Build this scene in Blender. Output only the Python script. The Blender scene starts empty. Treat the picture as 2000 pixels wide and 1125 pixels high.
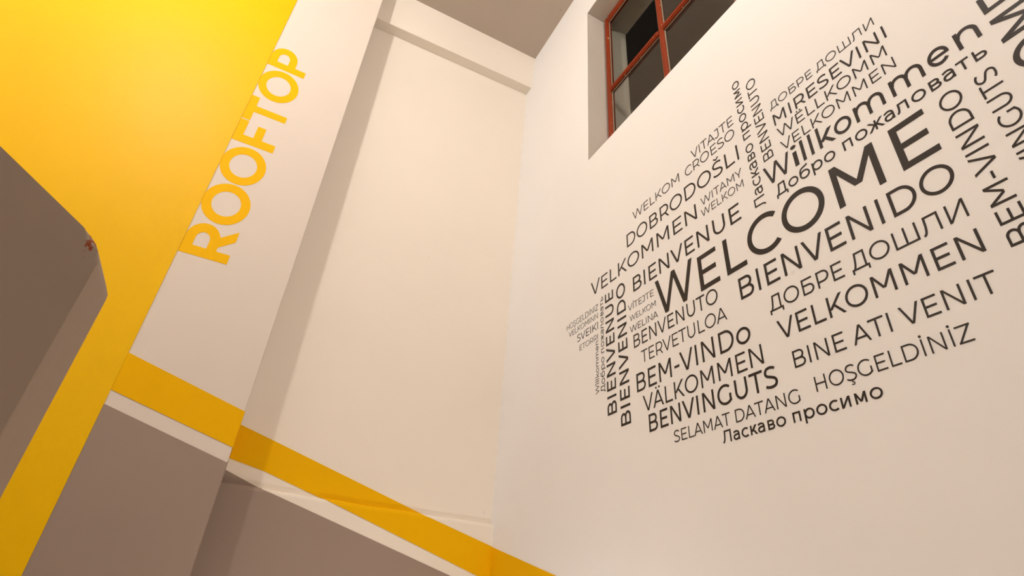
import bpy, bmesh, math, random
from mathutils import Vector, Matrix
from mathutils.geometry import delaunay_2d_cdt

random.seed(4)
SC = bpy.context.scene
COL = SC.collection
S = 1.6            # metres per layout unit
EYE = 1.55         # camera height above the landing floor


def W(x, y, z):
    """layout units (camera at origin, +y towards the end wall) -> metres"""
    return Vector((x * S, y * S, z * S + EYE))


# ------------------------------------------------------------------ camera
cam_d = bpy.data.cameras.new('camera')
cam_d.sensor_width = 36.0
cam_d.lens = 1071.174 / 2000 * 36.0
cam_d.clip_start = 0.02
cam = bpy.data.objects.new('camera', cam_d)
COL.objects.link(cam)
right = Vector((0.88300331, -0.46437778, 0.06825267))
down = Vector((0.29672535, 0.43961575, -0.84775707))
fwd = Vector((0.3636746, 0.7688246, 0.52597483))
cam.matrix_world = Matrix(((right.x, -down.x, -fwd.x, 0), (right.y, -down.y, -fwd.y, 0),
                           (right.z, -down.z, -fwd.z, EYE), (0, 0, 0, 1)))
SC.camera = cam

# ------------------------------------------------------------------ world (night outside the window)
world = bpy.data.worlds.new('night')
SC.world = world
world.use_nodes = True
world.node_tree.nodes['Background'].inputs[0].default_value = (0.010, 0.012, 0.016, 1)
world.node_tree.nodes['Background'].inputs[1].default_value = 0.05


# ------------------------------------------------------------------ lights
def point(name, loc, watt, color, rad):
    l = bpy.data.lights.new(name, 'POINT')
    l.energy = watt; l.color = color; l.shadow_soft_size = rad
    o = bpy.data.objects.new(name, l); COL.objects.link(o); o.location = loc
    return o


WARM = (1.0, 0.93, 0.858)
point('stair_lamp_light', W(-1.05, 0.46, 2.86), 222, WARM, 0.07)
point('landing_fill_light', W(0.62, -0.1, 2.60), 62, WARM, 0.10)  # added fill, evens out the right wall and lifts the parapet
point('lower_flight_fill_light', W(0.65, 1.4, -0.5), 19, WARM, 0.08)  # added fill without a fixture, brightens the lower corner of the walls

SC.view_settings.view_transform = 'Standard'
SC.view_settings.look = 'None'
SC.view_settings.gamma = 1
SC.view_settings.use_curve_mapping = False
SC.view_settings.exposure = 0.33


# ------------------------------------------------------------------ materials
def lin(c):
    return tuple(((v / 255) / 12.92 if v / 255 <= 0.04045 else ((v / 255 + 0.055) / 1.055) ** 2.4) for v in c) + (1,)


def mat(name, rgb, rough=0.7, spec=0.4, bump=0.0, bscale=18, var=0.03, coat=0.0, fine=0.0, spots=0.0):
    m = bpy.data.materials.new(name)
    m.use_nodes = True
    nt = m.node_tree; N = nt.nodes; L = nt.links
    b = N['Principled BSDF']
    base = lin(rgb)
    b.inputs['Roughness'].default_value = rough
    b.inputs['Specular IOR Level'].default_value = spec
    b.inputs['Coat Weight'].default_value = coat
    b.inputs['Coat Roughness'].default_value = 0.25
    tc = N.new('ShaderNodeTexCoord')
    n1 = N.new('ShaderNodeTexNoise'); n1.inputs['Scale'].default_value = 1.3
    n1.inputs['Detail'].default_value = 5
    L.new(tc.outputs['Object'], n1.inputs['Vector'])
    mr = N.new('ShaderNodeMapRange')
    mr.inputs['From Min'].default_value = 0.3; mr.inputs['From Max'].default_value = 0.7
    mr.inputs['To Min'].default_value = 1 - var; mr.inputs['To Max'].default_value = 1 + var
    L.new(n1.outputs['Fac'], mr.inputs['Value'])
    mul = N.new('ShaderNodeVectorMath'); mul.operation = 'SCALE'
    mul.inputs[0].default_value = base[:3]
    L.new(mr.outputs['Result'], mul.inputs['Scale'])
    out = mul.outputs['Vector']
    if spots:
        vo = N.new('ShaderNodeTexVoronoi'); vo.inputs['Scale'].default_value = 2.6
        L.new(tc.outputs['Object'], vo.inputs['Vector'])
        n3 = N.new('ShaderNodeTexNoise'); n3.inputs['Scale'].default_value = 60
        L.new(tc.outputs['Object'], n3.inputs['Vector'])
        ad = N.new('ShaderNodeMath'); ad.operation = 'MULTIPLY_ADD'
        ad.inputs[1].default_value = 0.03; L.new(n3.outputs['Fac'], ad.inputs[0]); L.new(vo.outputs['Distance'], ad.inputs[2])
        r2 = N.new('ShaderNodeMapRange')
        r2.inputs['From Min'].default_value = 0.035; r2.inputs['From Max'].default_value = 0.05
        r2.inputs['To Min'].default_value = 1 - spots; r2.inputs['To Max'].default_value = 1
        L.new(ad.outputs[0], r2.inputs['Value'])
        m2 = N.new('ShaderNodeVectorMath'); m2.operation = 'SCALE'
        L.new(out, m2.inputs[0]); L.new(r2.outputs['Result'], m2.inputs['Scale'])
        out = m2.outputs['Vector']
    L.new(out, b.inputs['Base Color'])
    if bump:
        n2 = N.new('ShaderNodeTexNoise'); n2.inputs['Scale'].default_value = bscale
        n2.inputs['Detail'].default_value = 6; n2.inputs['Roughness'].default_value = 0.45
        L.new(tc.outputs['Object'], n2.inputs['Vector'])
        bp = N.new('ShaderNodeBump'); bp.inputs['Strength'].default_value = bump
        bp.inputs['Distance'].default_value = 0.01
        L.new(n2.outputs['Fac'], bp.inputs['Height'])
        L.new(bp.outputs['Normal'], b.inputs['Normal'])
    return m


M_WHITE = mat('white_wall_paint', (239, 238, 238), 0.75, 0.15, 0.25, 9, 0.015, spots=0.10)
M_PIER = mat('warm_white_pier_paint', (222, 211, 200), 0.75, 0.15, 0.25, 9, 0.015, spots=0.08)
M_CREAM = mat('cream_wall_paint', (238, 229, 216), 0.75, 0.15, 0.3, 9, 0.015, spots=0.06)
M_YELLOW = mat('yellow_gloss_paint', (238, 187, 0), 0.45, 0.16, 0.22, 8, 0.02)
M_STRIPE = mat('golden_stripe_paint', (237, 180, 0), 0.65, 0.08, 0.2, 9, 0.02)
M_LETTER_Y = mat('golden_letter_paint', (243, 186, 0), 0.6, 0.1, 0.2, 9, 0.01)
M_GREY = mat('grey_wall_paint', (154, 136, 124), 0.6, 0.25, 0.25, 9, 0.02)
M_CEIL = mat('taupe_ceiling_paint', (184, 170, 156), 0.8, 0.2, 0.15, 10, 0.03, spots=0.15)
M_REVEAL = mat('reveal_plaster', (204, 196, 184), 0.8, 0.2, 0.5, 12, 0.06)
M_FLOOR = mat('floor_concrete', (150, 138, 124), 0.6, 0.3, 0.2, 10, 0.05)
M_OUT = mat('outer_render', (120, 116, 110), 0.9, 0.2, 0.3, 12, 0.05)


def bsdf_of(m):
    return m.node_tree.nodes['Principled BSDF']


# vinyl of the word cloud: dark brown film with a satin grain
M_VINYL = mat('dark_brown_vinyl', (30, 19, 12), 0.36, 0.32, 0.25, 140, 0.04)

# brick red window paint, chipped on its edges
M_RED = mat('red_window_paint', (128, 45, 12), 0.5, 0.2, 0.3, 30, 0.10)
nt = M_RED.node_tree
b = bsdf_of(M_RED)
src = b.inputs['Base Color'].links[0].from_socket
tc = nt.nodes.new('ShaderNodeTexCoord')
nz = nt.nodes.new('ShaderNodeTexNoise'); nz.inputs['Scale'].default_value = 38; nz.inputs['Detail'].default_value = 3
nt.links.new(tc.outputs['Object'], nz.inputs['Vector'])
cr = nt.nodes.new('ShaderNodeMapRange')
cr.inputs['From Min'].default_value = 0.69; cr.inputs['From Max'].default_value = 0.72
nt.links.new(nz.outputs['Fac'], cr.inputs['Value'])
mx = nt.nodes.new('ShaderNodeMix'); mx.data_type = 'RGBA'
nt.links.new(cr.outputs['Result'], mx.inputs['Factor'])
nt.links.new(src, mx.inputs[6]); mx.inputs[7].default_value = lin((190, 160, 120))
nt.links.new(mx.outputs[2], b.inputs['Base Color'])

M_PUTTY = mat('old_putty', (150, 140, 122), 0.8, 0.2, 0.6, 40, 0.1)


def glass(name, dirt, refl=0.2):
    m = bpy.data.materials.new(name); m.use_nodes = True
    nt = m.node_tree; N = nt.nodes; L = nt.links
    N.remove(N['Principled BSDF'])
    out = N['Material Output']
    tr = N.new('ShaderNodeBsdfTransparent'); tr.inputs[0].default_value = (0.93, 0.94, 0.92, 1)
    gl = N.new('ShaderNodeBsdfGlossy'); gl.inputs['Roughness'].default_value = 0.03
    fr = N.new('ShaderNodeFresnel'); fr.inputs['IOR'].default_value = 1.45
    sc = N.new('ShaderNodeMath'); sc.operation = 'MULTIPLY'; sc.inputs[1].default_value = refl
    L.new(fr.outputs[0], sc.inputs[0])
    m1 = N.new('ShaderNodeMixShader'); L.new(sc.outputs[0], m1.inputs[0])
    L.new(tr.outputs[0], m1.inputs[1]); L.new(gl.outputs[0], m1.inputs[2])
    df = N.new('ShaderNodeBsdfDiffuse'); df.inputs['Color'].default_value = lin((200, 180, 165))
    tc = N.new('ShaderNodeTexCoord')
    nz = N.new('ShaderNodeTexNoise'); nz.inputs['Scale'].default_value = 3; nz.inputs['Detail'].default_value = 6
    L.new(tc.outputs['Object'], nz.inputs['Vector'])
    mr = N.new('ShaderNodeMapRange'); mr.inputs['To Min'].default_value = dirt * 0.6
    mr.inputs['To Max'].default_value = dirt * 1.4
    L.new(nz.outputs['Fac'], mr.inputs['Value'])
    m2 = N.new('ShaderNodeMixShader'); L.new(mr.outputs[0], m2.inputs[0])
    L.new(m1.outputs[0], m2.inputs[1]); L.new(df.outputs[0], m2.inputs[2])
    L.new(m2.outputs[0], out.inputs['Surface'])
    return m


M_GLASS_DUSTY = glass('dusty_window_glass', 0.016)
M_GLASS_CLEAN = glass('clear_window_glass', 0.0005, 0.03)

# grey parapet paint with a rusty chip near its top corner (object space spot)
M_PARAPET = mat('grey_parapet_paint', (158, 140, 124), 0.65, 0.25, 0.45, 7, 0.03, spots=0.12)
nt = M_PARAPET.node_tree
b = bsdf_of(M_PARAPET)
src = b.inputs['Base Color'].links[0].from_socket
tc = nt.nodes.new('ShaderNodeTexCoord')
CHIP = W(-0.187 / 1.5, 0.4, 0.2985 / 1.5)
vs = nt.nodes.new('ShaderNodeVectorMath'); vs.operation = 'SUBTRACT'; vs.inputs[1].default_value = CHIP
nt.links.new(tc.outputs['Object'], vs.inputs[0])
vsc = nt.nodes.new('ShaderNodeVectorMath'); vsc.operation = 'MULTIPLY'; vsc.inputs[1].default_value = (2.85, 1.5, 1.5)
nt.links.new(vs.outputs[0], vsc.inputs[0])
ln = nt.nodes.new('ShaderNodeVectorMath'); ln.operation = 'LENGTH'
nt.links.new(vsc.outputs[0], ln.inputs[0])
nz = nt.nodes.new('ShaderNodeTexNoise'); nz.inputs['Scale'].default_value = 190; nz.inputs['Detail'].default_value = 4
nt.links.new(tc.outputs['Object'], nz.inputs['Vector'])
ad = nt.nodes.new('ShaderNodeMath'); ad.operation = 'MULTIPLY_ADD'; ad.inputs[1].default_value = 0.085
nt.links.new(nz.outputs['Fac'], ad.inputs[0]); nt.links.new(ln.outputs['Value'], ad.inputs[2])
cr = nt.nodes.new('ShaderNodeMapRange')
cr.inputs['From Min'].default_value = 0.050; cr.inputs['From Max'].default_value = 0.057
cr.inputs['To Min'].default_value = 1; cr.inputs['To Max'].default_value = 0
nt.links.new(ad.outputs[0], cr.inputs['Value'])
mx = nt.nodes.new('ShaderNodeMix'); mx.data_type = 'RGBA'
nt.links.new(cr.outputs['Result'], mx.inputs['Factor'])
nt.links.new(src, mx.inputs[6]); mx.inputs[7].default_value = lin((140, 66, 32))
nt.links.new(mx.outputs[2], b.inputs['Base Color'])

M_LAMP = bpy.data.materials.new('lamp_glass'); M_LAMP.use_nodes = True
bsdf_of(M_LAMP).inputs['Base Color'].default_value = (0.9, 0.88, 0.82, 1)
bsdf_of(M_LAMP).inputs['Emission Color'].default_value = (1, 0.86, 0.7, 1)
bsdf_of(M_LAMP).inputs['Emission Strength'].default_value = 3
M_METAL = mat('white_lamp_metal', (220, 216, 208), 0.4, 0.5)


# ------------------------------------------------------------------ object helpers
def link(name, bm, m, parent=None, smooth=False):
    me = bpy.data.meshes.new(name)
    bmesh.ops.recalc_face_normals(bm, faces=bm.faces)
    bm.to_mesh(me); bm.free()
    me.materials.append(m)
    if smooth:
        for p in me.polygons: p.use_smooth = True
    o = bpy.data.objects.new(name, me); COL.objects.link(o)
    if parent: o.parent = parent
    return o


def empty(name, loc=(0, 0, 0)):
    o = bpy.data.objects.new(name, None); COL.objects.link(o); o.location = loc
    o.empty_display_size = 0.1
    return o


def hexa(bm, p):
    """8 layout points: 4 bottom ring, 4 top ring"""
    v = [bm.verts.new(W(*q)) for q in p]
    for f in ((0, 3, 2, 1), (4, 5, 6, 7), (0, 1, 5, 4), (1, 2, 6, 5), (2, 3, 7, 6), (3, 0, 4, 7)):
        bm.faces.new([v[i] for i in f])


def box(bm, x0, x1, y0, y1, z0, z1):
    hexa(bm, [(x0, y0, z0), (x1, y0, z0), (x1, y1, z0), (x0, y1, z0),
              (x0, y0, z1), (x1, y0, z1), (x1, y1, z1), (x0, y1, z1)])


def prism_y(bm, pts, y0, y1):
    """polygon in (x, z), extruded from y0 (front) to y1"""
    a = [bm.verts.new(W(x, y0, z)) for x, z in pts]
    c = [bm.verts.new(W(x, y1, z)) for x, z in pts]
    bm.faces.new(a); bm.faces.new(c[::-1])
    n = len(pts)
    for i in range(n):
        bm.faces.new((a[i], a[(i + 1) % n], c[(i + 1) % n], c[i]))


def prism_x(bm, pts, x0, x1):
    """polygon in (y, z), extruded from x0 to x1"""
    a = [bm.verts.new(W(x0, y, z)) for y, z in pts]
    c = [bm.verts.new(W(x1, y, z)) for y, z in pts]
    bm.faces.new(a); bm.faces.new(c[::-1])
    n = len(pts)
    for i in range(n):
        bm.faces.new((a[i], a[(i + 1) % n], c[(i + 1) % n], c[i]))


def structure(o):
    o['kind'] = 'structure'
    return o


XL, XR = -1.9, 1.0          # side walls
YF, YB = -2.3, 2.13         # wall behind the camera, recessed panel of the end wall
ZF, ZC = -EYE / S, 3.185    # floor, ceiling
YP = 1.955                  # face of the pier that carries the ROOFTOP lettering
YLOW = 2.106                # face of the wall below the plaster ledge
XY = -0.3735                # edge of the yellow field
T = 0.0016                  # thickness of a coat of paint (layout units)

# ------------------------------------------------------------------ shell
bm = bmesh.new(); box(bm, XL - .1, XR + .256, YF - .1, YB + .15, ZF - .1, ZF); structure(link('floor', bm, M_FLOOR))
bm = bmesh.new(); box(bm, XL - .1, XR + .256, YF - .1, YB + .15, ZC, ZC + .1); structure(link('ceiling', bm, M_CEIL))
bm = bmesh.new(); box(bm, XL - .1, XL, YF, YB + .15, ZF, ZC); structure(link('wall_left', bm, M_WHITE))
bm = bmesh.new(); box(bm, XL, XR, YF - .1, YF, ZF, ZC); structure(link('wall_front', bm, M_WHITE))

# end wall: recessed cream panel, with pier, beam and lower wall as parts
bm = bmesh.new(); box(bm, XL, XR, YB, YB + .15, ZF, ZC)
wall_back = structure(link('wall_back', bm, M_CREAM))

bm = bmesh.new(); box(bm, XL, 0.0, YP, YB - .0005, ZF, ZC)
bmesh.ops.bevel(bm, geom=[e for e in bm.edges if all(abs(v.co.x) < 1e-5 and abs(v.co.y - YP * S) < 1e-4 for v in e.verts)],
                offset=0.006, segments=3, affect='EDGES', profile=0.5)
pier = link('pier', bm, M_PIER, wall_back)
pier['label'] = 'white pier standing proud of the recess'

bm = bmesh.new()
hexa(bm, [(0.0, 2.066, 2.874), (1.0, 2.066, 2.926), (1.0, YB - .0005, 2.927), (0.0, YB - .0005, 2.875),
          (0.0, 2.060, ZC), (1.0, 2.040, ZC), (1.0, YB - .0005, ZC), (0.0, YB - .0005, ZC)])
bmesh.ops.bevel(bm, geom=[e for e in bm.edges if all(v.co.y < 2.07 * S and v.co.z < 3.0 * S + EYE for v in e.verts)],
                offset=0.006, segments=3, affect='EDGES', profile=0.5)
link('beam', bm, M_CREAM, wall_back)['label'] = 'shallow beam across the top of the recess'

# lower wall with a soft, slightly wavy top ledge
bm = bmesh.new()
n = 40
prof = []
for i in range(n + 1):
    x = i / n
    wob = 0.0014 * math.sin(7 * x + 1) + 0.0009 * math.sin(23 * x)
    prof.append((x, 0.3405 + wob))
rows = []
for x, z in prof:
    rows.append([W(x, YB - .0005, z), W(x, YLOW + .007, z - .0005), W(x, YLOW + .002, z - .004), W(x, YLOW, z - .012),
                 W(x, YLOW, ZF), W(x, YB - .0005, ZF)])
vv = [[bm.verts.new(p) for p in r] for r in rows]
for i in range(n):
    for j in range(6):
        bm.faces.new((vv[i][j], vv[i + 1][j], vv[i + 1][(j + 1) % 6], vv[i][(j + 1) % 6]))
bm.faces.new(vv[0]); bm.faces.new(vv[-1][::-1])
o = link('lower_wall', bm, M_CREAM, wall_back)
o['label'] = 'slightly proud lower wall under the plaster ledge'

# --- painted fields on the end wall (each a coat of paint on its wall)
bm = bmesh.new(); prism_y(bm, [(-1.34, ZF), (XY, ZF), (XY, ZC), (-1.34, ZC)], YP - T * 1.6, YP)
link('yellow_field', bm, M_YELLOW, wall_back)['label'] = 'large glossy yellow field with a straight right edge'


def band(name, pts, y, m, label=None):
    bm = bmesh.new(); prism_y(bm, pts, y - T, y + .001)
    o = link(name, bm, m, wall_back)
    if label: o['label'] = label
    return o


band('painted_stripe', [(XY + .0002, .6462), (-.0045, .5405), (-.0045, .4235), (XY + .0002, .5245)], YP, M_STRIPE,
     'golden stripe sloping across the pier')
band('painted_dado', [(XY + .0002, .4800), (-.0045, .3760), (-.0045, ZF), (XY + .0002, ZF)], YP, M_GREY,
     'grey dado on the pier under a white line')
# painted return of the pier edge (side face, edge-on from here)
bm = bmesh.new()
for (za, zb) in ((.5400, .4232), (.3765, ZF)):
    pass
for nm, za, zb, m in (('painted_stripe', .5405, .4230, M_STRIPE), ('painted_dado', .3840, ZF, M_GREY)):
    b2 = bmesh.new(); box(b2, -.001, T, YP + .0045, YB - .001, zb, za)
    link(nm, b2, m, wall_back)
    b3 = bmesh.new()     # wraps the rounded arris
    zt, zbt = (.5405, .4235) if nm == 'painted_stripe' else (.3760, ZF)
    ring = []
    for k in range(6):
        a = math.pi / 2 * k / 5
        ring.append((-.0045 + (.0045 + T) * math.sin(a), YP + .0045 - (.0045 + T) * math.cos(a)))
    top = [b3.verts.new(W(x, y, zt)) for x, y in ring] + [b3.verts.new(W(-.0045, YP + .0045, zt))]
    bot = [b3.verts.new(W(x, y, zbt)) for x, y in ring] + [b3.verts.new(W(-.0045, YP + .0045, zbt))]
    b3.faces.new(top); b3.faces.new(bot[::-1])
    for i in range(len(top)):
        j = (i + 1) % len(top)
        b3.faces.new((top[i], top[j], bot[j], bot[i]))
    link(nm, b3, m, wall_back)
bm.free()
# panel above the ledge
band('painted_stripe', [(.0018, .5400), (.1191, .5080), (.7105, .3422), (.3320, .3422), (.1243, .4003), (.0018, .4235)], YB,
     M_STRIPE, 'golden stripe crossing the recessed panel')
band('painted_dado', [(.0018, .3850), (.1275, .3428), (.0018, .3428)], YB, M_GREY)


def ledge_z(x):
    return 0.3405 + 0.0014 * math.sin(7 * x + 1) + 0.0009 * math.sin(23 * x)


def low_band(pts_top, pts_bot, m, label=None):
    """band on the lower wall; where its outline touches the ledge it wraps over the soft top"""
    bm = bmesh.new()
    xs = sorted(set([p[0] for p in pts_top] + [p[0] for p in pts_bot] + [i / 60 for i in range(61)]))
    x0, x1 = pts_top[0][0], pts_top[-1][0]
    xs = [x for x in xs if x0 - 1e-6 <= x <= x1 + 1e-6]

    def interp(p, x):
        for (a, b_), (c, d) in zip(p, p[1:]):
            if a - 1e-9 <= x <= c + 1e-9:
                return b_ + (d - b_) * (x - a) / (c - a) if c > a else d
        return p[-1][1]
    prev = None
    for x in xs:
        zl = ledge_z(x)
        zt = min(interp(pts_top, x), zl + 1); zb = interp(pts_bot, x)
        col = []
        # the profile of the face and of its rounded top, from low to high
        P = [(YLOW - T, -9), (YLOW - T, zl - .012), (YLOW + .002 - T * .8, zl - .004 + T * .2),
             (YLOW + .007 - T * .3, zl - .0005 + T), (YB - .001, zl + T)]
        hi = min(zt, zl + T); lo = min(zb, zl + T - .0001)
        seq = [lo] + [max(lo, min(hi, q[1])) for q in P[1:]]

        def yof(z):
            for (ya, za), (yb, zb_) in zip(P, P[1:]):
                if z <= zb_ + 1e-9:
                    if za < -5: return ya
                    return ya + (yb - ya) * (z - za) / (zb_ - za) if zb_ > za else yb
            return P[-1][0]
        for z in seq:
            col.append(bm.verts.new(W(x, yof(z) if z < zl + T - 1e-6 else (YB - .001 if z is seq[-1] else yof(z)), z)))
        if zt < zl:      # plain top edge: close it onto the wall
            pass
        if prev:
            for j in range(len(col) - 1):
                try: bm.faces.new((prev[j], col[j], col[j + 1], prev[j + 1]))
                except ValueError: pass
        prev = col
    bmesh.ops.remove_doubles(bm, verts=bm.verts, dist=1e-6)
    bmesh.ops.dissolve_degenerate(bm, edges=bm.edges, dist=1e-6)
    nm = 'painted_stripe' if m is M_STRIPE else 'painted_dado'
    o = link(nm, bm, m, wall_back)
    if label: o['label'] = label
    return o


low_band([(.3260, .3450), (.7020, .3450), (.7060, .3375), (1.0, .2622)],
         [(.3260, .3422), (.9479, .1564), (1.0, .1412)], M_STRIPE)
low_band([(.0018, .345), (.1275, .345), (.1290, .3400), (.8418, .1464), (1.0, .1035)],
         [(.0018, ZF), (1.0, ZF)], M_GREY, 'grey dado on the lower wall')

# ------------------------------------------------------------------ right wall with the window opening
WY0, WY1 = -0.135, 1.441     # opening along the wall
WZ0, WZ1 = 1.755, 2.853      # sill, head
XO = 1.256                   # outer face
bm = bmesh.new()
ys = [YF, WY0, WY1, YB + .15]; zs = [ZF, WZ0, WZ1, ZC]
for X in (XR, XO):
    g = [[bm.verts.new(W(X, y, z)) for z in zs] for y in ys]
    for i in range(3):
        for j in range(3):
            if i == 1 and j == 1: continue
            bm.faces.new((g[i][j], g[i + 1][j], g[i + 1][j + 1], g[i][j + 1]))
wall_right = structure(link('wall_right', bm, M_WHITE))
bm = bmesh.new()             # plastered reveal lining the opening
xa, xb = XR + .0004, XO - .0004
for q in (((WY1, WZ0), (WY1, WZ1)), ((WY1, WZ1), (WY0, WZ1)), ((WY0, WZ1), (WY0, WZ0)), ((WY0, WZ0), (WY1, WZ0))):
    (ya, za), (yb, zb) = q
    nseg = 6
    for k in range(nseg):
        a = xa + (xb - xa) * k / nseg; c = xa + (xb - xa) * (k + 1) / nseg
        bm.faces.new([bm.verts.new(W(*p)) for p in ((a, ya, za), (c, ya, za), (c, yb, zb), (a, yb, zb))])
bmesh.ops.remove_doubles(bm, verts=bm.verts, dist=1e-5)
link('window_reveal', bm, M_REVEAL, wall_right)['label'] = 'unpainted grey plaster reveal around the window'

# stripe carried on round the corner (and on towards the landing)
bm = bmesh.new()
prism_x(bm, [(YLOW, .2612), (1.63, .1465), (-.6, -.403), (-.6, -.525), (YLOW, .1395)], XR - T, XR + .001)
link('painted_stripe', bm, M_STRIPE, wall_right)['label'] = 'golden stripe running down the right wall'
bm = bmesh.new()
prism_x(bm, [(YLOW, .1035), (-.6, -.560), (-.6, ZF), (YLOW, ZF)], XR - T, XR + .001)
link('painted_dado', bm, M_GREY, wall_right)['label'] = 'grey dado low on the right wall'

# ------------------------------------------------------------------ window frame
win = structure(empty('window_1', W(1.115, (WY0 + WY1) / 2, WZ0)))


def bar(name, parent, y0, y1, z0, z1, x0=1.100, x1=1.128, ch=0.009, m=M_RED):
    """timber bar with chamfered room-side arrises"""
    bm = bmesh.new()
    box(bm, x0, x1, y0, y1, z0, z1)
    es = [e for e in bm.edges if all(abs(v.co.x - x0 * S) < 1e-5 for v in e.verts)]
    bmesh.ops.bevel(bm, geom=es, offset=ch * S, segments=1, affect='EDGES')
    o = link(name, bm, m)
    o.parent = parent
    o.matrix_parent_inverse = parent.matrix_world.inverted()
    return o


bpy.context.view_layer.update()
FT = WZ1 - .003
casements = [(1.431, .655, 'far'), (.645, -.125, 'near')]
ZM0, ZM1 = 2.236, 2.266
for ci, (ya, yb, w) in enumerate(casements):
    cs = empty('casement', W(1.115, ya, WZ0))
    cs.parent = win
    bpy.context.view_layer.update()
    cs.matrix_parent_inverse = win.matrix_world.inverted()
    bpy.context.view_layer.update()
    bar('stile', cs, ya - .030, ya, WZ0 + .004, FT)
    bar('stile', cs, yb, yb + .030, WZ0 + .004, FT)
    bar('rail', cs, yb + .030, ya - .030, FT - .042, FT)
    bar('rail', cs, yb + .030, ya - .030, WZ0 + .004, WZ0 + .05)
    ym = (ya + yb) / 2
    ym = ym - .002
    bar('muntin', cs, ym - .014, ym + .014, WZ0 + .05, FT - .042, x0=1.100, x1=1.124)
    bar('muntin', cs, ym + .014, ya - .030, ZM0, ZM1, x0=1.098, x1=1.124)
    bar('muntin', cs, yb + .030, ym - .014, ZM0, ZM1, x0=1.098, x1=1.124)
    for (p0, p1) in ((ym + .012, ya - .028), (yb + .028, ym - .012)):
        for (q0, q1) in ((WZ0 + .048, ZM0 + .002), (ZM1 - .002, FT - .040)):
            clean = (ci == 0 and p1 > 1.2 and q0 > 2.2)
            bm = bmesh.new(); box(bm, 1.1160, 1.1176, p0, p1, q0, q1)
            g = link('pane', bm, M_GLASS_CLEAN if clean else M_GLASS_DUSTY)
            g.parent = cs; g.matrix_parent_inverse = cs.matrix_world.inverted()
            if clean: g['label'] = 'clear pane showing the black night'
            # thin irregular line of old putty round each pane
            bm = bmesh.new()
            for (a0, a1, b0, b1) in ((p0, p1, q0, q0 + .006), (p0, p1, q1 - .006, q1), (p0, p0 + .006, q0, q1), (p1 - .006, p1, q0, q1)):
                box(bm, 1.1125, 1.1160, a0, a1, b0, b1)
            pu = link('putty', bm, M_PUTTY); pu.parent = cs; pu.matrix_parent_inverse = cs.matrix_world.inverted()

# ------------------------------------------------------------------ grey stair parapet at the left
bm = bmesh.new()
PS = .40 / .60               # how near the parapet stands
prof = [(XL + .004, 1.393), (-.2963, .3759), (-.1979, .3136), (-.1895, .3078), (-.1838, .3020), (-.1785, .2940), (-.1738, .2850),
        (-.1730, .2790), (-.1730, ZF), (XL + .004, ZF)]
prof = [(x if x < -1 else x * PS, z if z == ZF else (.3759 * PS + .634 * (1.896 - .2963 * PS) if z > 1 else z * PS)) for x, z in prof]
prism_y(bm, prof, .600 * PS, .6845 * PS)
es = [e for e in bm.edges if e.calc_length() < 20 and
      all(v.co.y < .601 * PS * S for v in e.verts) and all(v.co.z > ZF * S + EYE + .01 or v.co.x > -.18 * PS * S for v in e.verts)
      and not all(v.co.x < -1.5 * S for v in e.verts)]
bmesh.ops.bevel(bm, geom=es, offset=.006 * PS * S, segments=4, affect='EDGES', profile=0.5)
par = link('stair_parapet', bm, M_PARAPET)
par['label'] = 'grey painted stair parapet with sloping top and rusty chip, left edge of photo'
par['category'] = 'parapet'

# ------------------------------------------------------------------ lamp that lights the stairwell, plus a pendant added around the fill light
for lx, ly, lz, llab in ((-1.05, .46, 2.86, 'pendant lamp hanging over the stairwell, left of the photographed view'),
                         (.62, -.1, 2.60, 'added pendant lamp around the landing fill light, above the camera')):
    lamp = empty('pendant_lamp', W(lx, ly, ZC))
    lamp['label'] = llab
    lamp['category'] = 'lamp'
    dz = (ZC - lz) * S
    bm = bmesh.new(); bmesh.ops.create_cone(bm, cap_ends=True, segments=24, radius1=.055, radius2=.06, depth=.03,
                                            matrix=Matrix.Translation((0, 0, -.016)))
    link('ceiling_rose', bm, M_METAL, lamp)
    bm = bmesh.new(); bmesh.ops.create_cone(bm, cap_ends=True, segments=8, radius1=.004, radius2=.004, depth=dz - .10,
                                            matrix=Matrix.Translation((0, 0, -.03 - (dz - .10) / 2)))
    link('cord', bm, M_METAL, lamp)
    bm = bmesh.new(); bmesh.ops.create_cone(bm, cap_ends=True, segments=16, radius1=.02, radius2=.014, depth=.05,
                                            matrix=Matrix.Translation((0, 0, -dz + .055)))
    link('bulb_holder', bm, M_METAL, lamp)
    bm = bmesh.new(); bmesh.ops.create_uvsphere(bm, u_segments=24, v_segments=12, radius=.032, matrix=Matrix.Translation((0, 0, -dz)))
    b_ = link('bulb', bm, M_LAMP, lamp, True)
    b_.visible_shadow = True


# =================================================================== lettering
# A geometric sans drawn as strokes in cap-height units; outlines are merged and given the thickness of the film.
def arcp(cx, cy, rx, ry, a0, a1, n=28):
    return [(cx + rx * math.cos(math.radians(a0 + (a1 - a0) * i / n)),
             cy + ry * math.sin(math.radians(a0 + (a1 - a0) * i / n))) for i in range(n + 1)]


def catmull(P, k=6):
    P = [P[0]] + P + [P[-1]]
    out = []
    for i in range(1, len(P) - 2):
        p0, p1, p2, p3 = P[i - 1:i + 3]
        for j in range(k):
            t = j / k
            out.append(tuple(0.5 * ((2 * p1[d]) + (-p0[d] + p2[d]) * t + (2 * p0[d] - 5 * p1[d] + 4 * p2[d] - p3[d]) * t * t
                                    + (-p0[d] + 3 * p1[d] - 3 * p2[d] + p3[d]) * t ** 3) for d in (0, 1)))
    out.append(P[-2])
    return out


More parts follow.
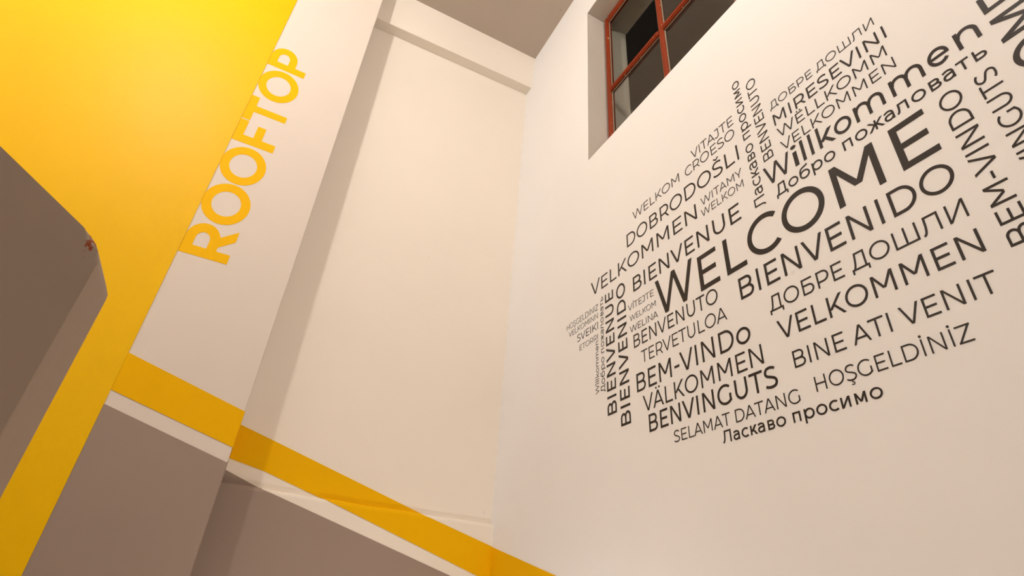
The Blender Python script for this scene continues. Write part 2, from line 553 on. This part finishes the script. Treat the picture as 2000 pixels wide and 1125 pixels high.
class G:
    def __init__(s, t): s.t = t; s.q = []

    def rect(s, x0, y0, x1, y1): s.q.append([(x0, y0), (x1, y0), (x1, y1), (x0, y1)])

    def quad(s, *p): s.q.append(list(p))

    def diag(s, x0, y0, x1, y1, k=1.0):
        """bar with horizontal cut ends; x0/x1 are the LEFT ends at y0 (low) and y1 (high)"""
        s.q.append([(x0, y0), (x0 + k, y0), (x1 + k, y1), (x1, y1)])

    def hw(s, dx, dy):           # horizontal width of a slanted stroke of thickness t
        return s.t * math.hypot(dx, dy) / abs(dy)

    def stroke(s, P, t=None):
        t = t or s.t; h = t / 2; n = len(P)
        L = []; R = []
        for i in range(n):
            a = P[max(i - 1, 0)]; c = P[min(i + 1, n - 1)]; p = P[i]
            d1 = Vector((p[0] - a[0], p[1] - a[1])); d2 = Vector((c[0] - p[0], c[1] - p[1]))
            if d1.length < 1e-9: d1 = d2.copy()
            if d2.length < 1e-9: d2 = d1.copy()
            d1.normalize(); d2.normalize()
            n1 = Vector((-d1.y, d1.x)); n2 = Vector((-d2.y, d2.x))
            m = (n1 + n2).normalized(); k = h / max(0.35, m.dot(n1))
            L.append((p[0] + m.x * k, p[1] + m.y * k)); R.append((p[0] - m.x * k, p[1] - m.y * k))
        for i in range(n - 1):
            s.q.append([R[i], R[i + 1], L[i + 1], L[i]])

    def ring(s, x0, y0, x1, y1, a0=0, a1=360, n=40):
        """elliptical ring inside the box; a true outline offset by t"""
        cx = (x0 + x1) / 2; cy = (y0 + y1) / 2; rx = (x1 - x0) / 2; ry = (y1 - y0) / 2; t = s.t
        o = arcp(cx, cy, rx, ry, a0, a1, n); i = arcp(cx, cy, rx - t, ry - t, a0, a1, n)
        for k in range(n):
            s.q.append([i[k], o[k], o[k + 1], i[k + 1]])

    def disc(s, cx, cy, r):
        s.q.append(arcp(cx, cy, r, r, 0, 360 * 15 / 16, 15))

    def bowl(s, x0, xm, x1, y0, y1):
        """D-shaped bowl: flat from x0 to xm, round to x1"""
        t = s.t; rx = x1 - xm; cy = (y0 + y1) / 2; ry = (y1 - y0) / 2
        s.rect(x0, y0, xm, y0 + t); s.rect(x0, y1 - t, xm, y1)
        o = arcp(xm, cy, rx, ry, -90, 90, 20); i = arcp(xm, cy, rx - t, ry - t, -90, 90, 20)
        for k in range(20): s.q.append([i[k], o[k], o[k + 1], i[k + 1]])


X_ = 0.74   # x-height


def glyph(ch, t):
    """-> (quads, ink width, left bearing, right bearing)"""
    g = G(t); h = t / 2; lb, rb = .16, .16
    lo = ch.islower() or ch in 'ь'
    c = ch
    sameshape = {'О': 'O', 'Р': 'P', 'Е': 'E', 'В': 'B', 'С': 'C', 'Т': 'T', 'М': 'M', 'К': 'K'}
    c = sameshape.get(c, c)
    H = 1.0
    if ch in 'ошлитвмпьк' or ch in 'с': H = X_
    if c in 'EËF':
        w = .655 if c != 'F' else .62
        g.rect(0, 0, t, 1); g.rect(0, 1 - t, w - .015, 1); g.rect(0, .5 - h + (.0 if c != 'F' else -.05), w - .07, .5 + h + (.0 if c != 'F' else -.05))
        if c != 'F': g.rect(0, 0, w, t)
        if c == 'Ë': g.disc(.2, 1.15, .065); g.disc(.46, 1.15, .065)
        rb = .07
    elif c == 'L':
        w = .61; g.rect(0, 0, t, 1); g.rect(0, 0, w, t); rb = .03
    elif c in 'Iİ':
        w = t; g.rect(0, 0, t, 1)
        if c == 'İ': g.disc(h, 1.17, .075)
    elif c == 'Í':
        w = t; g.rect(0, 0, t, 1); g.quad((h - .05, 1.09), (h + .05, 1.09), (h + .2, 1.26), (h + .05, 1.26))
    elif c == 'H':
        w = .80; g.rect(0, 0, t, 1); g.rect(w - t, 0, w, 1); g.rect(0, .5 - h, w, .5 + h)
    elif c == 'T':
        w = .80; g.rect(0, 1 - t, w, 1); g.rect(w / 2 - h, 0, w / 2 + h, 1); lb = rb = .015
    elif c == 'т':
        w = .64; g.rect(0, H - t, w, H); g.rect(w / 2 - h, 0, w / 2 + h, H); lb = rb = .03
    elif c in 'Oo' or c == 'о':
        if c == 'O': w = 1.04; g.ring(0, -.015, w, 1.015)
        else: w = .80; g.ring(0, -.012, w, X_ + .012)
        lb = rb = .075
    elif c in 'C':
        w = .86; g.ring(0, -.015, 1.04, 1.015, 47, 313, 34); lb, rb = .075, .04
    elif c == 'с':
        w = .65; g.ring(0, -.012, .80, X_ + .012, 50, 310, 28); lb, rb = .075, .04
    elif c == 'G':
        w = .91; g.ring(0, -.015, 1.04, 1.015, 47, 322, 34); g.rect(w - t, .12, w, .50); lb, rb = .075, .12
    elif c == 'D':
        w = .88; g.rect(0, 0, t, 1); g.bowl(0, .38, w, 0, 1); rb = .075
    elif c in 'B' or c == 'в':
        if c == 'в': w = .60; g.rect(0, 0, t, H); g.bowl(0, .34, w, 0, H * .5 + h); g.bowl(0, .32, w - .04, H * .5 - h, H)
        else: w = .76; g.rect(0, 0, t, 1); g.bowl(0, .45, w, 0, .51 + h); g.bowl(0, .42, w - .06, .51 - h, 1)
        rb = .07
    elif c == 'P':
        w = .74; g.rect(0, 0, t, 1); g.bowl(0, .38, w, .30, 1); rb = .04
    elif c == 'R':
        w = .76; g.rect(0, 0, t, 1); g.bowl(0, .38, w - .02, .30, 1)
        k = g.hw(.22, .34); g.diag(w - k, 0, w - k - .25, .34, k); rb = .05
    elif c in 'SŠŞ':
        w = .72; a = 1.015 - h; b_ = -.015 + h
        P = [(w - .075, .865), (w * .72, a - .022), (w * .50, a), (w * .26, a - .045), (h + .035, .745), (w * .22, .602),
             (w * .5, .513), (w * .80, .415), (w - h, .262), (w * .79, b_ + .045), (w * .49, b_), (w * .22, b_ + .03), (.045, .135)]
        g.stroke(catmull(P, 5)); lb, rb = .05, .05
        if c == 'Š':
            g.stroke([(w / 2 - .17, 1.26), (w / 2, 1.13), (w / 2 + .17, 1.26)], t * .75)
        if c == 'Ş':
            g.stroke(catmull([(w / 2, -.0), (w / 2 - .01, -.10), (w / 2 + .10, -.15), (w / 2 + .06, -.25), (w / 2 - .10, -.24)], 4), t * .6)
    elif c == 'U':
        w = .78; g.rect(0, .40, t, 1); g.rect(w - t, .40, w, 1)
        o = arcp(w / 2, .40, w / 2, .415, 180, 360, 24); i = arcp(w / 2, .40, w / 2 - t, .415 - t, 180, 360, 24)
        for k in range(24): g.q.append([i[k], o[k], o[k + 1], i[k + 1]])
        lb = rb = .145
    elif c == 'J':
        w = .52; g.rect(w - t, .34, w, 1); g.rect(.08, 1 - t, w, 1)
        P = [(w - h, .40), (w - h, .30), (w - h - .05, .13), (w * .5, h - .015), (w * .25, h + .03), (.05, .17)]
        g.stroke(catmull(P, 5)); lb, rb = .02, .14
    elif c == 'V':
        w = .94; k = g.hw(w / 2, 1); g.diag(w / 2 - k * .55, 0, 0, 1, k); g.diag(w / 2 - k * .45, 0, w - k, 1, k); lb = rb = .0
    elif c in 'AÄ':
        w = .94; k = g.hw(w / 2, 1); g.diag(0, 0, w / 2 - k * .55, 1, k); g.diag(w - k, 0, w / 2 - k * .45, 1, k)
        g.rect(w * .17, .25, w * .83, .25 + t * .95); lb = rb = .0
        if c == 'Ä': g.disc(w / 2 - .14, 1.16, .065); g.disc(w / 2 + .14, 1.16, .065)
    elif c == 'W':
        w = 1.49; k = g.hw(.32, 1); a = .395
        g.diag(a - k * .5, 0, 0, 1, k); g.diag(a - k * .5, 0, w / 2 - k * .5, 1, k)
        g.diag(w - a - k * .5, 0, w / 2 - k * .5, 1, k); g.diag(w - a - k * .5, 0, w - k, 1, k); lb = rb = .02
    elif c in 'M' or c == 'м':
        w = .95 if c == 'M' else .74; HH = H if c == 'м' else 1
        g.rect(0, 0, t, HH); g.rect(w - t, 0, w, HH)
        lowv = .30 * HH if c == 'M' else .16 * HH
        k = g.hw(w / 2, HH - lowv)
        g.diag(w / 2 - k * .5, lowv, 0, HH, k * .93); g.diag(w / 2 - k * .43, lowv, w - k * .93, HH, k * .93)
    elif c == 'N':
        w = .81; g.rect(0, 0, t, 1); g.rect(w - t, 0, w, 1); k = g.hw(w - t, 1) * .92; g.diag(w - k, 0, 0, 1, k)
    elif c in 'И' or c == 'и':
        HH = 1 if c == 'И' else X_; w = .81 if c == 'И' else .64
        g.rect(0, 0, t, HH); g.rect(w - t, 0, w, HH); k = g.hw(w - t, HH) * .92; g.diag(0, 0, w - k, HH, k)
    elif c == 'K' or c in 'кk':
        if c == 'K': w, A, B = .80, 1, 1
        elif c == 'k': w, A, B = .68, 1.06, X_
        else: w, A, B = .62, X_, X_
        g.rect(0, 0, t, A)
        m_ = B * .33; k = g.hw(w - t - k0(t), B - m_) if 0 else g.hw(w * .80, B - m_)
        g.diag(t * .35, m_, w - .02 - k, B, k)
        k2 = g.hw(w * .55, B * .58); g.diag(w - k2 * .98, 0, w * .34 - k2 * .30, B * .56, k2); rb = .01
    elif c == 'X':
        w = .85; k = g.hw(w, 1); g.diag(0, 0, w - k, 1, k); g.diag(w - k, 0, 0, 1, k); lb = rb = .02
    elif c == 'Y':
        w = .86; k = g.hw(w / 2, .65); g.rect(w / 2 - h, 0, w / 2 + h, .40)
        g.diag(w / 2 - k * .5, .33, 0, 1, k); g.diag(w / 2 - k * .5, .33, w - k, 1, k); lb = rb = -.01
    elif c == 'Z':
        w = .76; g.rect(0, 0, w, t); g.rect(0, 1 - t, w, 1); k = g.hw(w, 1); g.diag(0, t * .5, w - k, 1 - t * .5, k); lb = rb = .06
    elif c == '-':
        w = .36; g.rect(0, .34, w, .34 + t); lb = rb = .07
    elif c == 'Б':
        w = .74; g.rect(0, 0, t, 1); g.rect(0, 1 - t, w - .05, 1); g.bowl(0, .42, w, 0, .57 + h); rb = .07
    elif c == 'Д':
        w = .96; f = .19
        g.rect(0, 0, w, t); g.rect(0, -f, t * .95, t); g.rect(w - t * .95, -f, w, t)
        g.rect(w - .13 - t, 0, w - .13, 1); g.rect(.27, 1 - t, w - .13, 1)
        g.stroke(catmull([(.12, h), (.21, .22), (.27, .55), (.28 + h * .6, 1 - h)], 5)); lb, rb = .02, .04
    elif c in 'Ш' or c == 'ш':
        w = 1.18; g.rect(0, 0, w, t); g.rect(0, 0, t, 1); g.rect(w / 2 - h, 0, w / 2 + h, 1); g.rect(w - t, 0, w, 1)
    elif c in 'Л' or c == 'л':
        HH = 1 if c == 'Л' else X_; w = .86 if c == 'Л' else .70
        g.rect(w - t, 0, w, HH); g.rect(.20 * w, HH - t, w, HH)
        g.stroke(catmull([(.01, h - .01), (.08 * w + .02, h + .01), (.19 * w, .22 * HH), (.22 * w + h * .4, .55 * HH), (.23 * w + h * .5, HH - h)], 5))
        lb, rb = .01, .16
    elif c == 'п':
        w = .62; g.rect(0, 0, t, H); g.rect(w - t, 0, w, H); g.rect(0, H - t, w, H)
    elif c == 'ь':
        w = .60; g.rect(0, 0, t, H); g.bowl(0, .34, w, 0, H * .54 + h); rb = .05
    elif c == 'р':
        w = .78; g.rect(0, -.28, t, X_); g.ring(t * .15, -.012, w, X_ + .012); lb, rb = .13, .075
    elif c == 'б':
        w = .78; g.ring(0, -.012, w, .70)
        g.stroke(catmull([(h, .36), (h + .015, .62), (.17, .86), (.36, .945), (.55, .985), (.70, 1.06)], 5)); lb, rb = .08, .075
    elif c == 'а':
        w = .60
        g.stroke(catmull([(.055, X_ - .13), (.17, X_ - h - .015), (.31, X_ - h + .012), (w - h - .06, X_ - h - .05), (w - h, X_ - .25), (w - h, X_ - .30)], 5))
        g.rect(w - t, 0, w, X_ - .27)
        g.stroke(catmull([(w - h, .425), (.30, .425), (.12, .37), (h, .22), (.12, h + .03), (.28, h - .012), (.44, h + .03), (w - h, .20)], 5)); lb, rb = .06, .13
    elif c == 'ж':
        w = .98; g.rect(w / 2 - h, 0, w / 2 + h, X_)
        k = g.hw(.34, X_ / 2)
        g.diag(w / 2 - .10, X_ * .46, w - k, X_, k); g.diag(w - k, 0, w / 2 + .0, X_ * .54, k)
        g.diag(w / 2 + .10 - k, X_ * .46, 0, X_, k); g.diag(0, 0, w / 2 - k, X_ * .54, k); lb = rb = .0
    elif c == 'i':
        w = max(t, .13); g.rect(w / 2 - h, 0, w / 2 + h, X_); g.disc(w / 2, 1.0, .09); lb = rb = .13
    elif c == 'l':
        w = t; g.rect(0, 0, t, 1.06); lb = rb = .13
    elif c in 'nm':
        w = .66 if c == 'n' else 1.17
        g.rect(0, 0, t, X_)
        cols = [(0, .66)] if c == 'n' else [(0, .645), (.645 - t, 1.17)]
        for (a, b_) in cols:
            o = arcp((a + b_) / 2 + .01, .42, (b_ - a) / 2 - .01, X_ + .012 - .42, 0, 180, 20)
            i = arcp((a + b_) / 2 + .01, .42, (b_ - a) / 2 - .01 - t, X_ + .012 - .42 - t, 0, 180, 20)
            for k in range(20): g.q.append([i[k], o[k], o[k + 1], i[k + 1]])
            g.rect(b_ - t, 0, b_, .42)
        lb, rb = .13, .13
    elif c == 'e':
        w = .78; g.ring(0, -.012, w, X_ + .012, 0, 320, 34); g.rect(t * .5, X_ / 2 - h * .9, w - .002, X_ / 2 + h * .9); lb = rb = .075
    else:
        raise ValueError(ch)
    return g.q, w, lb, rb


def glyph_mesh(ch, t, cache={}):
    key = (ch, round(t, 3))
    if key in cache: return cache[key]
    q, w, lb, rb = glyph(ch, t)
    verts = []; faces = []
    for f in q:
        # ccw orientation
        A = sum(f[i][0] * f[(i + 1) % len(f)][1] - f[(i + 1) % len(f)][0] * f[i][1] for i in range(len(f)))
        if abs(A) < 1e-9: continue
        if A < 0: f = f[::-1]
        s = len(verts); verts += [Vector(p) for p in f]; faces.append(list(range(s, s + len(f))))
    V, E, F, _v, _e, OF = delaunay_2d_cdt(verts, [], faces, 0, 1e-5)
    F = [f for f, of in zip(F, OF) if len(of)]
    bm = bmesh.new()
    front = [bm.verts.new((v.x, v.y, 1)) for v in V]
    back = {}
    ff = []
    for f in F:
        try: ff.append(bm.faces.new([front[i] for i in f]))
        except ValueError: pass
    bmesh.ops.dissolve_limit(bm, angle_limit=0.001, use_dissolve_boundaries=False, verts=bm.verts, edges=bm.edges)
    for v in [v for v in bm.verts if not v.link_faces]: bm.verts.remove(v)
    be = [e for e in bm.edges if len(e.link_faces) == 1]
    for e in be:
        for v in e.verts:
            if v not in back: back[v] = bm.verts.new((v.co.x, v.co.y, 0))
    for e in be:
        l = e.link_loops[0]; a, c = l.vert, l.link_loop_next.vert
        bm.faces.new((c, a, back[a], back[c]))
    me = bpy.data.meshes.new('letter')
    bm.normal_update()
    bm.to_mesh(me); bm.free()
    cache[key] = (me, w, lb, rb)
    return cache[key]


SPACE = .36


def layout(text, t):
    x = 0; out = []; first = True
    for ch in text:
        if ch == ' ': x += SPACE; continue
        me, w, lb, rb = glyph_mesh(ch, t)
        if not first: x += lb
        first = False
        out.append((ch, me, x)); x += w; end = x; x += rb
    return out, end


FILM = 0.0011   # metres


def place_word(text, origin, rdir, udir, ndir, length, cap, t, m, label, group, name='wall_word', firstk=1.0, xs=None):
    """origin: metres, start of the first letter on the baseline"""
    root = empty(name, origin)
    R = Matrix((rdir, udir, ndir)).transposed().to_4x4()
    root.matrix_world = Matrix.Translation(origin) @ R
    root['label'] = label; root['category'] = 'lettering'
    if group: root['group'] = group
    out, tot = layout(text, t)
    sx = length / tot
    for i, (ch, me, x) in enumerate(out):
        if not me.materials: me.materials.append(m)
        if me.materials[0] is not m:
            me = me.copy(); me.materials[0] = m
        o = bpy.data.objects.new('letter', me); COL.objects.link(o); o.parent = root
        k = firstk if i == 0 else 1.0
        if xs:
            x0, x1 = xs[i]
            wd = glyph_mesh(ch, t)[1]
            o.location = (x0, 0, 0.0002); o.scale = ((x1 - x0) / wd, cap, FILM)
        else:
            o.location = (x * sx, 0, 0.0002); o.scale = (sx, cap * k, FILM)
    return root


# horizontal words on the right wall: text, y of left end, y of right end, baseline z, cap height, stroke, label, first-letter factor
RD, UD, ND = Vector((0, -1, 0)), Vector((0, 0, 1)), Vector((-1, 0, 0))
GRP = 'greetings in the word cloud on the right wall'
HW = [
    ('WELCOME', 1.0893, .2989, .8108, .1115, .128, 'largest level dark brown word WELCOME across the middle of the cloud', 1.12),
    ('VITAJTE', .8799, .7122, 1.2790, .0350, .085, 'small word VITAJTE topping the left half of the cloud', 1),
    ('CROESO', .9138, .7158, 1.2310, .0365, .085, 'small word CROESO right below VITAJTE', 1),
    ('WELKOM', 1.1730, .9405, 1.2365, .0355, .085, 'thin word WELKOM left of CROESO, above DOBRODOŠLI', 1),
    ('DOBRODOŠLI', 1.2115, .7162, 1.1420, .0545, .105, 'word DOBRODOŠLI with a caron, upper left of the cloud', 1),
    ('WITAMY', .8690, .7174, 1.0820, .0280, .08, 'tiny word WITAMY between DOBRODOŠLI and VELKOMMEN', 1),
    ('WELKOM', .8739, .7196, 1.0437, .0260, .08, 'tiny word WELKOM right under WITAMY', 1),
    ('VELKOMMEN', 1.4294, .8903, 1.0525, .0540, .105, 'word VELKOMMEN sticking out furthest left in the upper cloud', 1.06),
    ('BIENVENUE', 1.1915, .7457, .9520, .0552, .115, 'level word BIENVENUE just above the largest WELCOME', 1),
    ('HOŞGELDINIZ', 1.5925, 1.3880, .9795, .0235, .07, 'tiny word HOŞGELDINIZ at the far left tip of the cloud', 1),
    ('VELKOMINN', 1.5769, 1.3902, .9465, .0215, .07, 'tiny word VELKOMINN under the tiny HOŞGELDINIZ', 1),
    ('SVEIKI', 1.5204, 1.3902, .9030, .0290, .09, 'small word SVEIKI at the left tip of the cloud', 1),
    ('ETORRI', 1.5030, 1.3915, .8630, .0215, .07, 'tiny word ETORRI under SVEIKI', 1),
    ('VÍTEJTE', 1.2231, 1.0987, .8935, .0225, .075, 'tiny accented word VÍTEJTE left of the largest W', 1),
    ('WELKOM', 1.2170, 1.0932, .8538, .0195, .075, 'tiny word WELKOM between VÍTEJTE and WELINA', 1),
    ('WELINA', 1.2183, 1.0872, .8133, .0225, .08, 'tiny word WELINA above BENVENUTO', 1),
    ('BENVENUTO', 1.2035, .8594, .7553, .0445, .105, 'level word BENVENUTO under the W of the largest WELCOME', 1),
    ('TERVETULOA', 1.1726, .8402, .6938, .0395, .09, 'thin word TERVETULOA above BEM-VINDo', 1),
    ('BEM-VINDo', 1.2000, .7812, .6103, .0575, .115, 'level word BEM-VINDo ending in a small o', 1),
    ('VÄLKOMMEN', 1.1767, .7589, .5445, .0478, .105, 'word VÄLKOMMEN with two dots over its A', 1),
    ('BENVINGUTS', 1.1570, .7336, .4823, .0495, .125, 'level word BENVINGUTS near the bottom left of the cloud', 1),
    ('SELAMAT DATANG', 1.0648, .6908, .4330, .0300, .09, 'thin words SELAMAT DATANG under BENVINGUTS', 1),
    ('Ласкаво просимо', .9056, .5289, .3955, .0285, .125, 'level Cyrillic greeting forming the bottom line of the cloud', 1),
    ('ДОБРЕ ДОШЛИ', .5959, .3116, 1.2170, .0262, .085, 'small Cyrillic capitals topping the right half of the cloud', 1),
    ('MIRESEVINI', .5950, .3003, 1.1560, .0390, .115, 'word MIRESEVINI in the upper right stack of words', 1),
    ('WËLLKOMM', .5935, .3135, 1.1090, .0330, .095, 'word WËLLKOMM with two dots over its E', 1),
    ('VELKOMMEN', .5935, .3073, 1.0625, .0318, .09, 'small word VELKOMMEN under WËLLKOMM', 1),
    ('BIENVENIDO', .7896, .2980, .7243, .0605, .115, 'level word BIENVENIDO right under the largest WELCOME', 1),
    ('ДОБРЕ ДОШЛИ', .7176, .3041, .6552, .0395, .10, 'larger Cyrillic capitals between BIENVENIDO and VELKOMMEN', 1),
    ('VELKOMMEN', .7084, .3040, .5808, .0465, .11, 'bold word VELKOMMEN above BINE ATI VENIT', 1),
    ('BINE ATI VENIT', .6870, .3074, .5062, .0385, .10, 'words BINE ATI VENIT in the lower right of the cloud', 1),
    ('HOŞGELDİNİZ', .6515, .3670, .4425, .0315, .09, 'word HOŞGELDİNİZ with dotted capitals, right of SELAMAT DATANG', 1),
]
for text, ya, yb, zb, cap, t, label, fk in HW:
    place_word(text, W(XR, ya, zb), RD, UD, ND, (ya - yb) * S, cap * S, t, M_VINYL, label, GRP, firstk=fk)

# two lines whose letters are stretched sideways and unevenly, given letter by letter (y of left and right ink edges)
wk = [(.6560, .5800), (.5710, .5600), (.5480, .5400), (.5263, .5190), (.5045, .4655), (.4634, .4236), (.4142, .3499), (.3345, .2700), (.2595, .2215), (.2085, .1700)]
place_word('Willkommen', W(XR, .656, .9912), RD, UD, ND, 1, .0605 * S, .125, M_VINYL,
           'wide lower case word Willkommen above the right half of WELCOME', GRP, xs=[((.656 - a) * S, (.656 - b_) * S) for a, b_ in wk])
place_word('Добро пожаловать', W(XR, .6355, .9432), RD, UD, ND, (.6355 - .1770) * S, .0352 * S, .115, M_VINYL,
           'level Cyrillic greeting between Willkommen and WELCOME', GRP)

# words that read upwards: text, start z, end z, y of cap line, y of baseline
RD2, UD2 = Vector((0, 0, 1)), Vector((0, 1, 0))
VW = [
    ('BIENVENUE', .5785, 1.0185, 1.3450, 1.2993, .135, 'upward reading word BIENVENUE at the left side of the cloud'),
    ('BIENVENIDO', .5285, 1.0190, 1.2805, 1.2345, .135, 'upward reading word BIENVENIDO beside the upward BIENVENUE'),
    ('Willkommen', .6670, .8577, 1.4090, 1.3892, .085, 'tiny upward reading word Willkommen, leftmost upright line of the cloud'),
    ('Добро пожаловать', .6640, 1.0195, 1.3783, 1.3570, .09, 'tiny upward Cyrillic line between Willkommen and BIENVENUE'),
    ('Ласкаво просимо', .9470, 1.4270, .7000, .6680, .105, 'upward Cyrillic line standing left of the upward BENVENUTO'),
    ('BENVENUTO', 1.0702, 1.3840, .6480, .6180, .105, 'upward reading word BENVENUTO near the centre top of the cloud'),
    ('BEM-VINDO', .5680, .9210, .2735, .2370, .105, 'upward reading word BEM-VINDO right of the largest WELCOME'),
    ('BENVINGUTS', .5685, .9155, .2125, .1795, .105, 'upward reading word BENVINGUTS cut by the right edge'),
    ('WELCOME', .5690, 1.0745, .1535, .0805, .128, 'upward reading large word WELCOME cut by the top right corner'),
]
for text, za, zb, yc, yb, t, label in VW:
    cap = (yc - yb) / (1.06 if text == 'Willkommen' else 1.0)
    place_word(text, W(XR, yb, za), RD2, UD2, ND, (zb - za) * S, cap * S, t, M_VINYL, label, GRP)

# ROOFTOP painted on the pier, reading upwards, tops against the yellow field
rt = [(1.0375, 1.1822), (1.1905, 1.3800), (1.3860, 1.5775), (1.5930, 1.7158), (1.7180, 1.8577), (1.8665, 2.0575), (2.0690, 2.2065)]
place_word('ROOFTOP', W(-.2140, YP, 1.0375), Vector((0, 0, 1)), Vector((-1, 0, 0)), Vector((0, -1, 0)), 1, .1590 * S, .205, M_LETTER_Y,
           'golden yellow word ROOFTOP reading upwards beside the yellow field', None,
           xs=[((a - 1.0375) * S, (b_ - 1.0375) * S) for a, b_ in rt])
